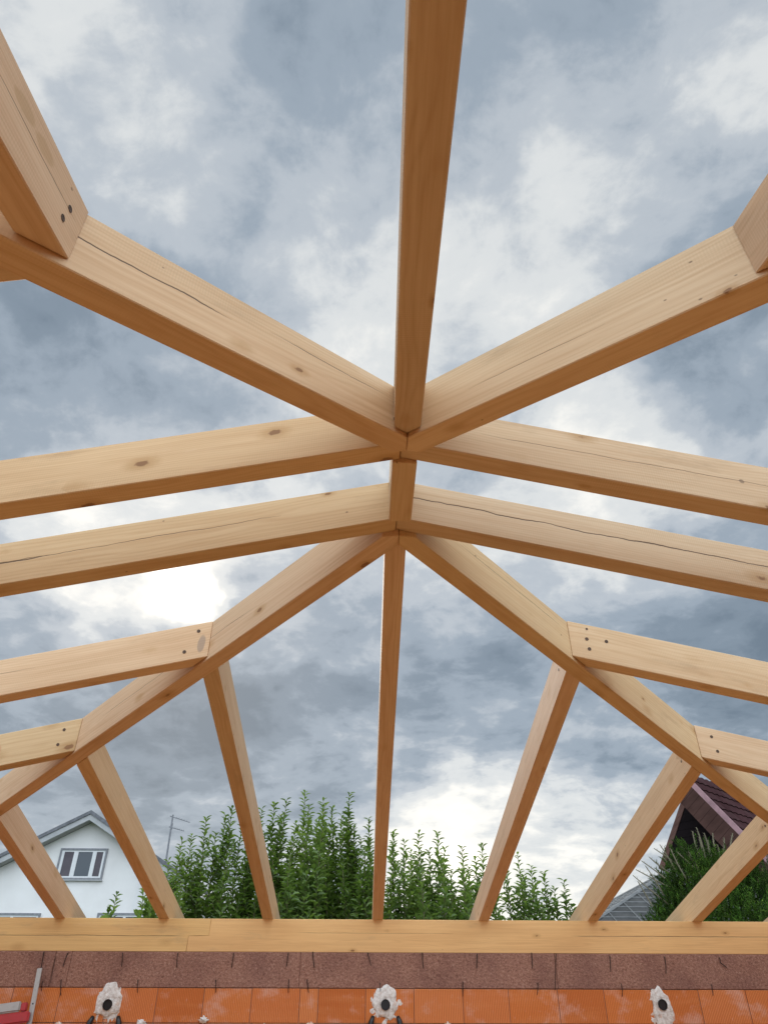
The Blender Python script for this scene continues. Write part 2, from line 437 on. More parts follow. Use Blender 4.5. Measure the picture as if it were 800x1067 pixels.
sl_ = beam('jack_rafter', (XB, 1.1361), ZR, (-1, 0), TL, d0 - .3, uP_L + .72, W, H, wood(603, [], 1.0),
           [(hipface('bl', -1), HIP['bl']['n'])], [(uP_L, uP_L + PW, ZP)], 'jack rafter end peeking out at the left edge below the thick hip', 'rafter', CR)
# screws by the nearer junction
for key, sd in (('bl', 1), ('br', 1)):
    h = hipbeams[key]; nn = o_info[h.name][3]; s_ = 1 if nn.dot(HIP[key]['n']) > 0 else -1
    screw(h, .115, s_, .065, .010); screw(h, .10, s_, .15, .009)

# ------------------------------------------------------------------ wall plates
def plate(name, prof_xz, y0, y1, mat, label, ax='x'):
    bm = bmesh.new()
    A = [bm.verts.new((x, y0, z)) for x, z in prof_xz]; B = [bm.verts.new((x, y1, z)) for x, z in prof_xz]; k = len(prof_xz)
    bm.faces.new(A); bm.faces.new(B[::-1])
    for i in range(k): bm.faces.new([A[i], A[(i + 1) % k], B[(i + 1) % k], B[i]])
    bevel(bm, .003)
    org = Vector(((prof_xz[0][0] + prof_xz[1][0]) / 2, (y0 + y1) / 2, ZPB))
    o = mkbm(name, bm, mat, origin=org)
    att = o.data.attributes.new('bc', 'FLOAT_VECTOR', 'POINT')
    for v in o.data.vertices:
        p = v.co + org; att.data[v.index].vector = (p.x, p.y - y0, p.z - ZPB)
    return tag(o, label, 'wall plate', 'timber wall plates on the brick walls')
zm = (ZP + ZPB) / 2 - .005; xj1, xj2 = at(219, 966, YP).x, at(195, 983, YP).x
plate('wall_plate', [(XL_IN - PW, ZPB), (xj2, ZPB), (xj2, zm), (xj1, zm), (xj1, ZP), (XL_IN - PW, ZP)], YP, YP + PW,
      wood(701, [(-6, xj2 - .02, .125, .012, .0018)], 1.13, .9), 'yellow wall plate on the left, cracked lengthwise, ending in a stepped lap joint')
g = .003
plate('wall_plate', [(xj2 + g, ZPB), (XR_IN + PW, ZPB), (XR_IN + PW, ZP), (xj1 + g, ZP), (xj1 + g, zm - g), (xj2 + g, zm - g)], YP, YP + PW,
      wood(702, [(-.6, .9, .155, .012, .0008), (2.0, 6, .14, .012, .0018)], 1.13, .9), 'long yellow wall plate right of the lap joint, carrying the middle and right rafters')
def plate_y(x0, x1, label, seed):
    bm = bmesh.new(); box(bm, (x0, YK_IN + .0, ZPB), (x1, YP - .003, ZP)); bevel(bm, .003)
    org = Vector(((x0 + x1) / 2, 3, ZPB)); o = mkbm('wall_plate', bm, wood(seed, [], 1.13, .9), origin=org)
    att = o.data.attributes.new('bc', 'FLOAT_VECTOR', 'POINT')
    for v in o.data.vertices:
        p = v.co + org; att.data[v.index].vector = (p.y, p.x - x0, p.z - ZPB)
    tag(o, label, 'wall plate', 'timber wall plates on the brick walls')
plate_y(XL_IN - PW, XL_IN, 'wall plate on the left side wall, outside the picture', 703)
plate_y(XR_IN, XR_IN + PW, 'wall plate on the right side wall, outside the picture', 704)
plate('wall_plate', [(XL_IN - PW, ZPB), (XR_IN + PW, ZPB), (XR_IN + PW, ZP), (XL_IN - PW, ZP)], YK_IN - PW, YK_IN - .003, wood(705, [], 1.13, .9),
      'wall plate on the wall behind the photographer')

# ------------------------------------------------------------------ masonry
def block_material():
    t = NT('fired_clay_block'); v = t.obj(); rp = t.n('ShaderNodeNewGeometry').outputs['Random Per Island']
    x, y, z = t.xyz(v)[:3]
    base = t.ramp(rp, [(0, (.52, .145, .038)), (.35, (.63, .19, .050)), (.7, (.68, .235, .08)), (1, (.57, .16, .045))])
    band = t.noise(t.mapv(v, (1.2, 1.2, 9)), 1, 4, .6)
    base = t.mix(t.ss(band, .45, .72, 0, .4), base, (.70, .27, .10))
    big = t.noise(t.mapv(v, (3, 3, 4), (7, 0, 0)), 1, 6, .65)
    base = t.mix(t.ss(big, .50, .68, 0, .6), base, (.72, .44, .34))       # lime bloom
    sm = t.noise(t.mapv(v, (30, 30, 14)), 1, 4, .6)
    base = t.mix(t.ss(sm, .62, .75, 0, .35), base, (.75, .55, .45))
    w = t.n('ShaderNodeTexWave', {'wave_type': 'BANDS', 'bands_direction': 'X', 'wave_profile': 'SIN'}); t.set(w, 'Vector', t.mapv(v, (1, 1, 1))); w.inputs['Scale'].default_value = 20.; w.inputs['Distortion'].default_value = .3
    rib = w.outputs['Fac']
    base = t.mix(t.math('MULTIPLY', t.ss(rib, .15, .5, 1, 0), .42), base, (.33, .07, .018))
    return t.out(base, .85, t.bump(t.math('ADD', t.math('MULTIPLY', rib, .8), t.math('MULTIPLY', sm, .4)), .5, .005), 0, .2)
M_BLOCK = block_material()
M_MORTAR = plain('grey_mortar', (.16, .12, .10), .9, 0, .3, 30)
def ww_material():
    t = NT('wood_wool_board'); v = t.obj()
    n1 = t.noise(t.mapv(v, (50, 50, 62)), 1, 6, .8, .5); n2 = t.noise(t.mapv(v, (3, 3, 3)), 1, 3, .5)
    n3 = t.noise(t.mapv(v, (120, 120, 150), (3, 3, 3)), 1, 2, .6)
    c = t.ramp(n1, [(.30, (.11, .050, .036)), (.45, (.30, .150, .108)), (.58, (.42, .232, .170)), (.72, (.64, .44, .33))])
    c = t.mix(t.ss(n2, .35, .7, 0, .35), c, (.13, .06, .055))
    c = t.mix(t.ss(n3, .62, .72, 0, .7), c, (.05, .022, .02))
    return t.out(c, .95, t.bump(n1, .8, .012), 0, .1)
M_WW = ww_material()
M_TIE = plain('black_wire', (.035, .018, .014), .6, .2, .3, 40)

def brick_wall(a, b, axis, face, thick, label, joints=None, detail=False):
    """one wall: courses of hollow blocks over a mortar core, wood wool boards on the ring beam"""
    org = Vector(((a + b) / 2, face, 0)) if axis == 'x' else Vector((face, (a + b) / 2, 0))
    root = empty('brick_wall', org); tag(root, label, 'wall')
    def P(s, q, z): return (s, q, z) if axis == 'x' else (q, s, z)
    sgn = 1 if thick > 0 else -1
    bm = bmesh.new(); lo = P(a, face + sgn * .006, 0); hi = P(b, face + thick, ZBB)
    box(bm, [min(p, q) for p, q in zip(lo, hi)], [max(p, q) for p, q in zip(lo, hi)]); mkbm('mortar_core', bm, M_MORTAR, root)
    bm = bmesh.new(); rnd = random.Random(int(face * 100) + len(label)); zt = ZBB - .002; row = 0
    while zt > .02:
        z0 = max(zt - COURSE + .005, 0.001)
        if row == 0 and joints: js = joints
        else:
            off = rnd.uniform(0, .43); js = [a]; s = a + off
            while s < b - .1: js.append(s); s += .437
            js.append(b)
        for s0, s1 in zip(js[:-1], js[1:]):
            d = rnd.uniform(-.002, .002); g_ = .0022
            lo = P(s0 + g_, face + sgn * d, z0); hi = P(s1 - g_, face + sgn * .05, zt - rnd.uniform(0, .002))
            box(bm, [min(p, q) for p, q in zip(lo, hi)], [max(p, q) for p, q in zip(lo, hi)])
        zt -= COURSE; row += 1
    bmesh.ops.recalc_face_normals(bm, faces=bm.faces); bevel(bm, .003)
    mkbm('block_courses', bm, M_BLOCK, root)
    # boards
    cuts_ = [a] + ([at(q, 1010, YP).x for q in (55, 72, 312.5, 579)] if detail else [a + (b - a) * q for q in (.25, .5, .75)]) + [b]
    for s0, s1 in zip(cuts_[:-1], cuts_[1:]):
        bm = bmesh.new(); d = rnd.uniform(0, .004)
        lo = P(s0 + .0012, face + sgn * (d - .004), ZBB + .0015); hi = P(s1 - .0012, face + thick, ZPB - .0015)
        box(bm, [min(p, q) for p, q in zip(lo, hi)], [max(p, q) for p, q in zip(lo, hi)]); bevel(bm, .004)
        mkbm('wood_wool_board', bm, M_WW, root)
    return root
jp = [-25, 15, 64, 114, 165, 213.5, 263, 313, 332, 381, 431, 481.5, 529, 580, 628, 677, 726, 775, 824]
joints = [XL_IN] + [at(-25 - 49.5 * k, 1030, YP).x for k in range(3, 0, -1)] + [at(p, 1030, YP).x for p in jp]
while joints[-1] < XR_IN - .6: joints.append(joints[-1] + .437)
joints.append(XR_IN)
front = brick_wall(XL_IN - .0, XR_IN + .0, 'x', YP, WT, 'orange hollow block wall topped by a rough brown board strip', joints, True)
brick_wall(YK_IN - WT, YP + WT, 'y', XL_IN, -WT, 'orange block side wall left of the picture')
brick_wall(YK_IN - WT, YP + WT, 'y', XR_IN, WT, 'orange block side wall right of the picture')
brick_wall(XL_IN, XR_IN, 'x', YK_IN, -WT, 'orange block wall behind the photographer')
# tie wires poking through the boards
ties = [(46, 992, 43, 1009, 2.2), (71, 993, 66, 1007, 2.2), (128, 993, 127, 1007, 2.2), (185.5, 993, 184.5, 1008, 2), (243.7, 993, 241.5, 1008, 2.2), (300.5, 993, 298.5, 1007, 2), (326, 992, 327.5, 1008, 2.4),
        (383, 993, 386.5, 1006, 2), (440, 993, 441, 1009, 2.2), (497, 994, 496.5, 1009, 2.2), (553.6, 993, 554.5, 1009, 2), (579, 994, 578, 1031, 1.6), (635, 996, 636, 1012, 2), (692, 997, 693.5, 1014, 2), (749, 998, 750, 1003, 2), (750, 1003, 756.5, 1008, 2),
        (45, 1022, 43.5, 1032, 1.8), (58, 998, 53, 1024, 1.2), (64, 1021, 63.5, 1037, 2), (144, 1021, 143.5, 1034, 2), (225, 1021, 225, 1034, 2), (301, 1021, 300.5, 1034, 2), (320, 1021, 321.5, 1034, 2.2), (396, 1024, 396.5, 1033, 1.6), (482, 1023, 482, 1038, 2), (560, 1024, 559.5, 1036, 1.8), (647, 1025, 648, 1038, 1.8), (741, 1026, 742.5, 1037, 1.8)]
for x0, y0, x1, y1, wd in ties:
    a, b = at(x0, y0, YP - .010), at(x1, y1, YP - .012); V, Fc = [], []
    m = (a + b) / 2 + Vector((random.Random(x0).uniform(-.004, .004), -.004, 0)); rr = wd * .0020
    tube(V, Fc, [a + Vector((0, .012, .002)), a, m, b, b + Vector((0, .012, -.002))], [rr * .7, rr, rr * .9, rr * .8, rr * .5], 6)
    mk('tie_wire', V, Fc, M_TIE, front)
# plaster patches round the conduit holes
def plaster_material():
    t = NT('white_plaster'); v = t.obj(); n = t.noise(v, 26, 6, .7); n2 = t.noise(v, 9, 4, .6)
    c = t.ramp(n, [(.3, (.42, .33, .27)), (.5, (.70, .65, .60)), (.66, (.86, .84, .80))])
    c = t.mix(t.ss(n2, .54, .66, 0, .75), c, (.66, .40, .27))
    return t.out(c, .9, t.bump(n, .8, .01), 0, .2)
M_PLASTER = plaster_material(); M_BLACK = plain('black_plastic', (.008, .008, .009), .35, 0, .3, 30, .5)
def patch(px, py, wpx, hpx, dy, seed, label, legs=True, lumps=22):
    c = at(px, py, YP); r = random.Random(seed); k = 1 / 113.
    root = empty('plaster_patch', c); tag(root, label, 'plaster patch', 'plastered conduit holes in the block wall')
    N = 30; rings = 7; V, Fc = [], []; hole = .042
    cz = c.z - dy * k
    for j in range(rings + 1):
        f = j / rings
        for i in range(N):
            t = 2 * PI * i / N
            jag = 1 + .07 * math.sin(3 * t + seed) + .07 * math.sin(7 * t + 2 * seed) + (r.uniform(-.05, .05) if j > 3 else 0)
            ex = wpx / 2 * k * jag * (1.03 - .10 * math.sin(t)); ez = hpx / 2 * k * jag
            hx, hz = hole * math.cos(t), hole * math.sin(t)
            ox, oz = ex * math.cos(t), ez * math.sin(t) + (cz - c.z)
            lift = .014 * (1 - f) ** .6 * (1 + r.uniform(-.35, .35)) + .004 + r.uniform(0, .004) if j < rings else -.002
            V.append((c.x + hx * (1 - f) + ox * f, YP - lift, c.z + hz * (1 - f) + oz * f))
    for j in range(rings):
        for i in range(N):
            q, w_ = j * N + i, j * N + (i + 1) % N; Fc.append([q, w_, w_ + N, q + N])
    for _ in range(lumps):                    # ragged smears thrown round the collar
        t = r.uniform(0, 2 * PI); e = r.uniform(.72, 1.22); ex, ez = wpx / 2 * k * e * (1 - .12 * math.sin(t)), hpx / 2 * k * e
        bx, bz = c.x + ex * math.cos(t), min(cz + ez * math.sin(t), ZBB - .035); ra, rb2 = r.uniform(.006, .034), r.uniform(.012, .050); b0 = len(V); tl = r.uniform(-.6, .6)
        V.append((bx, YP - r.uniform(.003, .006), bz))
        for i in range(9):
            a = 2 * PI * i / 9; jg = r.uniform(.35, 1.4); V.append((bx + ra * jg * math.cos(a) + tl * rb2 * math.sin(a) * .4, YP + .001, bz + rb2 * jg * math.sin(a)))
        Fc += [[b0, b0 + 1 + i, b0 + 1 + (i + 1) % 9] for i in range(9)]
    mk('plaster_collar', V, Fc, M_PLASTER, root, smooth=True)
    # blobs of plaster along its rim
    V, Fc = [], []
    tube(V, Fc, [(c.x, YP - .030, c.z), (c.x, YP - .008, c.z)], [hole, hole * 1.02], 18, False)
    base = len(V); tube(V, Fc, [(c.x, YP - .010, c.z), (c.x, YP - .0085, c.z)], [hole * .98, hole * .98], 18)
    mk('conduit_mouth', V, Fc, M_BLACK, root, smooth=False)
    if legs:
        for sx in (-1, 1):
            V, Fc = [], []; x = c.x + sx * .135
            tube(V, Fc, [(x - sx * .025, YP - .008, c.z - .085), (x - sx * .008, YP - .022, c.z - .125), (x + sx * .004, YP - .024, c.z - .22), (x + sx * .01, YP - .012, c.z - .5)], [.016, .024, .026, .026], 10)
            mk('conduit', V, Fc, M_BLACK, root, smooth=True)
patch(113, 1047, 25, 30, -4, 3, 'white plaster patch with black hole, leftmost of three, near the grey bar')
patch(401.5, 1047, 25, 30, -3, 5, 'white plaster patch with black hole and two cable ends, below the middle rafter')
patch(689, 1047, 20, 38, 4, 8, 'narrow smooth white plaster patch with black hole, at the right', legs=False)
for px, py, s in ((62, 1066, 8), (148, 1064, 10), (213, 1061, 10), (276, 1068, 7), (323, 1066, 7), (466, 1067, 9), (545, 1069, 8), (620, 1069, 7), (770, 1069, 8)):
    c = at(px, py, YP - .004); r = random.Random(px); bm = bmesh.new()
    bmesh.ops.create_icosphere(bm, subdivisions=3, radius=1)
    for v in bm.verts:
        q = v.co; jg = 1 + .55 * math.sin(7 * q.x + px) * math.sin(6 * q.z + 2 * px) + r.uniform(-.12, .12)
        v.co = Vector((c.x + q.x * s / 250 * jg, c.y + q.y * .012, c.z - .012 + q.z * s / 420 * jg))
    mkbm('mortar_lump', bm, M_PLASTER, front, smooth=True)

# ------------------------------------------------------------------ clamp leaning on the wall
def metal(name, c, rough=.45):
    t = NT(name); v = t.obj(); n = t.noise(v, 18, 6, .65); s = t.noise(t.mapv(v, (90, 90, 12)), 1, 3, .6)
    col = t.mix(t.ss(n, .5, .75, 0, .55), c, tuple(x * .5 + .03 for x in c))
    return t.out(col, t.math('MULTIPLY_ADD', s, .3, rough - .1), t.bump(s, .1, .002), .75, .5)
M_ZINC = metal('galvanised_steel', (.42, .39, .36)); 
def red_paint():
    t = NT('red_enamel'); v = t.obj(); n = t.noise(v, 22, 6, .65)
    c = t.mix(t.ss(n, .56, .72, 0, .7), (.40, .018, .02), (.12, .05, .045)); return t.out(c, t.math('MULTIPLY_ADD', n, .3, .25), t.bump(n, .1, .002), 0, .5)
M_RED = red_paint()
top = at(42, 1009, YP - .05); d_ = (at(31, 1066, YP - .12) - top).normalized(); foot = top + d_ * ((top.z - .005) / -d_.z)
root = empty('bar_clamp', foot); tag(root, 'grey steel clamp bar with a red jaw, leaning on the blocks at lower left', 'clamp')
ax = -d_; ay = Vector((1, 0, 0)); ay = (ay - ax * ay.dot(ax)).normalized(); az = ax.cross(ay)
LL = (top - foot).length
bm = bmesh.new(); obox(bm, foot, ay, az, ax, (-.022, -.008, 0), (.022, .004, LL)); obox(bm, foot, ay, az, ax, (-.026, .0042, .3), (-.014, .016, LL - .01)); bevel(bm, .002)
mkbm('steel_bar', bm, M_ZINC, root)
V, Fc = [], []; hb = foot + ax * (LL - .27); tube(V, Fc, [hb - az * .0092, hb - az * .0080], [.007, .007], 10); mk('bar_hole', V, Fc, M_BLACK, root)
bm = bmesh.new(); zj = LL - .41
obox(bm, foot + az * -.0305, ay, az, ax, (-.62, -.02, zj), (.0, .02, zj + .085)); bevel(bm, .012, 3); mkbm('red_jaw', bm, M_RED, root, smooth=False)
bm = bmesh.new(); obox(bm, foot + az * -.0305, ay, az, ax, (-.62, -.018, zj + .090), (-.09, .018, zj + .165)); bevel(bm, .010, 3); mkbm('grey_jaw_rail', bm, M_ZINC, root)
bm = bmesh.new(); obox(bm, foot + az * -.0305, ay, az, ax, (-.085, -.02, zj + .088), (-.035, .02, zj + .15)); bevel(bm, .006, 2); mkbm('red_end_block', bm, M_RED, root)

# ------------------------------------------------------------------ ground and slab
def floor_mat():
    t = NT('dusty_slab'); v = t.obj(); n = t.noise(v, 1.2, 8, .65); n2 = t.noise(v, 14, 5, .6)
    c = t.ramp(n, [(.3, (.37, .222, .098)), (.55, (.47, .285, .128)), (.75, (.55, .37, .20))]); c = t.mix(t.ss(n2, .55, .7, 0, .3), c, (.50, .20, .08))
    return t.out(c, .9, t.bump(n2, .3, .01))
bm = bmesh.new(); box(bm, (XL_IN - WT, YK_IN - WT, -.24), (XR_IN + WT, YP + WT, -.002)); tag(mkbm('floor', bm, floor_mat()), None, None, None, 'structure')
def ground_mat():
    t = NT('lawn_earth'); v = t.obj(); n = t.noise(v, .35, 8, .65); n2 = t.noise(v, 12, 6, .7)
    c = t.ramp(n, [(.35, (.035, .06, .018)), (.55, (.055, .085, .025)), (.7, (.12, .10, .06))]); c = t.mix(t.ss(n2, .4, .7, 0, .5), c, (.03, .045, .012))
    return t.out(c, .95, t.bump(n2, .6, .03))
tag(mk('ground', [(-900, -900, GROUND), (900, -900, GROUND), (900, 900, GROUND), (-900, 900, GROUND)], [[0, 1, 2, 3]], ground_mat()), None, None, None, 'structure')

# ------------------------------------------------------------------ leafy shrubs beyond the wall
def leaf_mat(name, c1_, c2_, c3_, tr):
    t = NT(name); rp = t.n('ShaderNodeNewGeometry').outputs['Random Per Island']
    n = t.noise(t.obj(), 1.6, 3, .5)
    f = t.math('ADD', t.math('MULTIPLY', rp, .7), t.math('MULTIPLY_ADD', n, .9, -.3), clamp=True)
    c = t.ramp(f, [(0, c1_), (.5, c2_), (1, c3_)])
    return t.out(c, .42, None, 0, .45, (.45, t.mix(1., c, tr, 'MULTIPLY')))
M_LEAF = leaf_mat('mid_green_leaf', (.080, .130, .034), (.150, .225, .064), (.225, .31, .11), (1.6, 1.7, .7, 1))
M_LEAF_D = leaf_mat('deep_green_leaf', (.060, .100, .024), (.120, .185, .042), (.20, .27, .075), (1.4, 1.6, .7, 1))
M_STEM = plain('green_bark', (.13, .11, .055), .8, 0, .3, 30)
def leaf(V, Fc, p, d, nrm, L, wd):
    s = d.cross(nrm).normalized(); b = len(V); fold = nrm * (wd * .35); dr = nrm * (-L * .12)
    V += [p, p + d * L * .40 + s * wd * .5 + fold, p + d * L * .42, p + d * L * .40 - s * wd * .5 + fold, p + d * L + dr, p + d * L * .72 + s * wd * .36 + fold * .6, p + d * L * .72 - s * wd * .36 + fold * .6, p + d * L * .72 + dr * .3]
    Fc += [[b, b + 1, b + 2], [b, b + 2, b + 3], [b + 1, b + 5, b + 7, b + 2], [b + 2, b + 7, b + 6, b + 3], [b + 5, b + 4, b + 7], [b + 7, b + 4, b + 6]]
def shoot(r, LV, LF, SV, SF, pts, rad, l0, dens, sz):
    """a leafy stem: leaves spiral up it, small and steep at the tip"""
    tube(SV, SF, pts, [rad * (1 - .8 * i / (len(pts) - 1)) for i in range(len(pts))], 5, False)
    tot = sum((pts[i + 1] - pts[i]).length for i in range(len(pts) - 1)); s = tot * l0; k = r.randint(0, 9)
    while s < tot:
        q = s; i = 0
        while i < len(pts) - 2 and q > (pts[i + 1] - pts[i]).length: q -= (pts[i + 1] - pts[i]).length; i += 1
        sd = (pts[i + 1] - pts[i]).normalized(); p = pts[i] + sd * q
        f = s / tot; az_ = k * 2.399 + r.uniform(-.5, .5)
        a = sd.cross(Vector((0, 1, .1))).normalized(); b = sd.cross(a)
        outw = a * math.cos(az_) + b * math.sin(az_)
        el = r.uniform(.2, .7) + .1 * f
        d = (outw * math.cos(el) + sd * math.sin(el)).normalized(); d.z -= r.uniform(0, .18) * (1 - f); d.normalize()
        nrm = (sd * math.cos(el) - outw * math.sin(el)).normalized()
        L = sz * r.uniform(.7, 1.15) * (1 - .30 * max(0, f - .8) / .2)
        leaf(LV, LF, p, d, nrm, L, L * r.uniform(.34, .44))
        s += dens * r.uniform(.7, 1.3) * (1 + .25 * f); k += 1
def curve(a, b, bow, n=7):
    return [a.lerp(b, i / n) + bow * math.sin(PI * i / n) for i in range(n + 1)]
def shrub(tips, Y, seed, mat, label, sz=.15, low=14, lowtop=.75):
    r = random.Random(seed); T = [at(px, py, Y + r.uniform(-.35, .35)) for px, py in tips]
    cx = sum(t.x for t in T) / len(T); base = Vector((cx, Y, GROUND))
    root = empty('leafy_shrub', base); tag(root, label, 'shrub', 'leafy shrubs behind the wall')
    LV, LF, SV, SF = [], [], [], []
    zt = max(t.z for t in T); spread = max(.28, (max(t.x for t in T) - min(t.x for t in T)) / 2)
    mains = list(T)
    for i in range(low):                      # shorter shoots that fill the body
        t = r.choice(T); mains.append(Vector((cx + r.uniform(-1.25, 1.25) * spread, Y + r.uniform(-.5, .5), GROUND + (t.z - GROUND) * r.uniform(lowtop - .22, lowtop + .13))))
    for i, tip in enumerate(mains):
        b = base + Vector((r.uniform(-.2, .2), r.uniform(-.2, .2), 0))
        mid = Vector((tip.x + (r.uniform(-.08, .08)), tip.y, b.z + (tip.z - b.z) * .42))
        mid.x = mid.x * .8 + b.x * .2
        pts = curve(b, mid, Vector((0, 0, 0)), 3)[:-1] + curve(mid, tip, Vector((r.uniform(-.05, .05), r.uniform(-.06, .06), 0)), 6)
        shoot(r, LV, LF, SV, SF, pts, .016, .30, .016 if i < len(T) else .018, sz)
        tot = tip.z - b.z; z = .40
        while z < .90:                        # side shoots
            q = b.lerp(tip, z); j = min(len(pts) - 2, int(z * (len(pts) - 1))); q = pts[j].lerp(pts[j + 1], z * (len(pts) - 1) - j)
            az_ = r.uniform(0, 2 * PI); l = (.14 + .50 * (.92 - z)) * r.uniform(.7, 1.3)
            e = q + Vector((math.cos(az_) * l * .5, math.sin(az_) * l * .5, l * .95))
            shoot(r, LV, LF, SV, SF, curve(q, e, Vector((math.cos(az_), math.sin(az_), 0)) * .03, 3), .005, .1, .022, sz * .92)
            z += .034 * r.uniform(.7, 1.3)
    mk('foliage', LV, LF, mat, root); mk('stems', SV, SF, M_STEM, root)
SH = [
 ([(176, 897), (190, 875), (200, 870), (183, 905)], 11.3, M_LEAF, 'low leafy shrub just right of the white house wall'),
 ([(215, 853), (235, 849), (242, 843), (225, 868), (206, 890), (252, 862), (261, 874)], 11.8, M_LEAF_D, 'upright leafy shrub left of the slim jack rafter, fourth from the white house'),
 ([(273, 843), (286, 837), (299, 833), (262, 862), (292, 850)], 12.0, M_LEAF_D, 'dark leafy shrub right behind the slim jack rafter'),
 ([(318, 824), (330, 853), (308, 858), (322, 840)], 11.7, M_LEAF, 'leafy shrub with the tallest pointed top of the row'),
 ([(337, 833), (347, 840), (364, 826), (356, 850)], 12.1, M_LEAF_D, 'leafy shrub with two tall tips leaning right, left of the middle rafter'),
 ([(384, 852), (365, 865), (376, 872), (395, 885)], 11.6, M_LEAF_D, 'dark leafy shrub half hidden behind the middle rafter'),
 ([(410, 866), (421, 877), (436, 868), (428, 888)], 12.2, M_LEAF, 'light green shrub directly right of the middle rafter'),
 ([(456, 869), (447, 886), (463, 884), (470, 905)], 11.8, M_LEAF, 'light green shrub with one pointed leader midway between two rafters'),
 ([(481, 882), (502, 880), (488, 902), (495, 893)], 12.1, M_LEAF, 'light green shrub touching the rafter right of the middle one'),
 ([(539, 891), (553, 902), (528, 908), (545, 912)], 11.9, M_LEAF, 'small shrub showing just right of the first right jack rafter'),
 ([(566, 909), (587, 917), (558, 930), (577, 925)], 11.9, M_LEAF_D, 'smallest thin shrub at the right end of the leafy row'),
]
for i, (tips, Y, m, lab) in enumerate(SH): shrub(tips, Y, 20 + i, m, lab, low=(20 if i < 9 else 6), lowtop=.80 if i < 9 else .66)
shrub([(122, 932)], 10.6, 77, M_LEAF, 'single leafy sprig rising in front of the white house', low=0)

# ------------------------------------------------------------------ dark conifer
def conifer():
    r = random.Random(5); Y = 11.6; c = at(742, 905, Y); base = Vector((c.x, Y, GROUND))
    root = empty('dark_conifer', base); tag(root, 'dense dark green conifer with spiky bare shoots before the brown house', 'conifer')
    NV, NF, SV, SF = [], [], [], []
    ctr = Vector((c.x + .15, Y + .2, 1.55))
    rx, ry, rz = 1.38, 1.0, 2.10
    def sprig(p, d, L, nl, step):
        tube(SV, SF, [p, p + d * L], [.004, .0015], 3, False)
        s = 0.; k = 0; a = d.cross(Vector((.2, .1, 1))).normalized(); b = d.cross(a)
        while s < L:
            t = k * 2.4; o = a * math.cos(t) + b * math.sin(t); q = p + d * s; nd = (o * .8 + d * .7).normalized(); w_ = nd.cross(d).normalized() * .008
            i = len(NV); NV.extend([q - w_, q + w_, q + nd * nl]); NF.append([i, i + 1, i + 2]); s += step; k += 1
    for i in range(10500):
        v = Vector((r.gauss(0, 1), r.gauss(0, 1), r.gauss(0, 1))).normalized()
        f = r.uniform(.62, 1.0) ** .7
        lump = 1 + .10 * math.sin(v.x * 7 + 1) * math.sin(v.z * 6) + .08 * math.sin(v.y * 9 + v.z * 5)
        p = ctr + Vector((v.x * rx * f * lump, v.y * ry * f * lump, v.z * rz * f * lump))
        if p.z < GROUND + .1: continue
        d = (v * .7 + Vector((r.uniform(-.5, .5), r.uniform(-.5, .5), r.uniform(.1, .9)))).normalized()
        sprig(p, d, r.uniform(.12, .26), .048, .0105)
    t = NT('conifer_needles'); rp = t.n('ShaderNodeNewGeometry').outputs['Random Per Island']; n = t.noise(t.obj(), 2.2, 4, .6)
    f = t.math('ADD', t.math('MULTIPLY', rp, .5), t.math('MULTIPLY_ADD', n, 1.1, -.35), clamp=True)
    m = t.out(t.ramp(f, [(0, (.016, .046, .007)), (.5, (.048, .108, .014)), (1, (.14, .21, .03))]), .9, None, 0, .05)
    bk = plain('conifer_bark', (.05, .055, .025), .9, 0, .3, 20)
    mk('crown', NV, NF, m, root); mk('twigs', SV, SF, bk, root)
    TV, TF = [], []; tube(TV, TF, [base, base + Vector((0.05, .1, 1.4)), base + Vector((.1, .1, 2.9))], [.11, .08, .03], 10); mk('trunk', TV, TF, bk, root)
    pale = plain('shoot_bark', (.23, .20, .13), .85, 0, .3, 30)
    tips = [(725, 862), (721, 866), (728, 872), (737, 875), (715, 884), (709, 882), (704, 887), (747, 880), (754, 873), (733, 868), (763, 868), (681, 884), (687, 880), (676, 893), (668, 897), (662, 906), (672, 902), (664, 918), (690, 893), (698, 884), (659, 912), (771, 878), (742, 868)]
    for px, py in tips:
        tip = at(px, py, Y - r.uniform(-.1, .3)); lean = Vector(((ctr.x - tip.x) * r.uniform(.12, .4), .1, -r.uniform(.2, .42))); b = tip + lean
        V, Fc = [], []; tube(V, Fc, curve(b, tip, Vector((r.uniform(-.02, .02), 0, 0)), 4), [.011, .010, .009, .008, .006], 5)
        for j in range(26):
            f = j / 26; q = b.lerp(tip, f); a_ = j * 2.4; o = Vector((math.cos(a_), math.sin(a_) * .6, .7)).normalized()
            w_ = Vector((.0035, 0, 0)); i = len(V); V.extend([q - w_, q + w_, q + o * .042]); Fc.append([i, i + 1, i + 2])
        mk('bare_shoot', V, Fc, pale, root)
conifer()

# ------------------------------------------------------------------ white house
def render_wall():
    t = NT('white_render'); v = t.obj(); n = t.noise(v, .7, 5, .55); n2 = t.noise(t.mapv(v, (1.5, 1.5, .25)), 1, 5, .6); n3 = t.noise(v, 45, 3, .6)
    c = t.ramp(n, [(.3, (.66, .625, .595)), (.7, (.77, .735, .705))]); c = t.mix(t.ss(n2, .55, .75, 0, .25), c, (.55, .56, .58))
    return t.out(c, .9, t.bump(n3, .3, .01), 0, .2)
M_RENDER = render_wall()
M_GTILE = plain('grey_roof_tile', (.13, .13, .14), .7, 0, .35, 6); M_WBOARD = plain('white_board', (.36, .355, .35), .6, 0, .12, 4)
M_TRIM = plain('grey_window_trim', (.20, .20, .21), .6, 0, .2, 10); M_SASH = plain('white_sash', (.62, .61, .60), .4, 0, .06, 10)
def glass_mat():
    t = NT('window_glass'); return t.out((.03, .04, .05), .10, None, 0, .5)
M_GLASS = glass_mat()
M_BLIND = plain('lowered_blind', (.085, .07, .08), .6, 0, .15, 3)
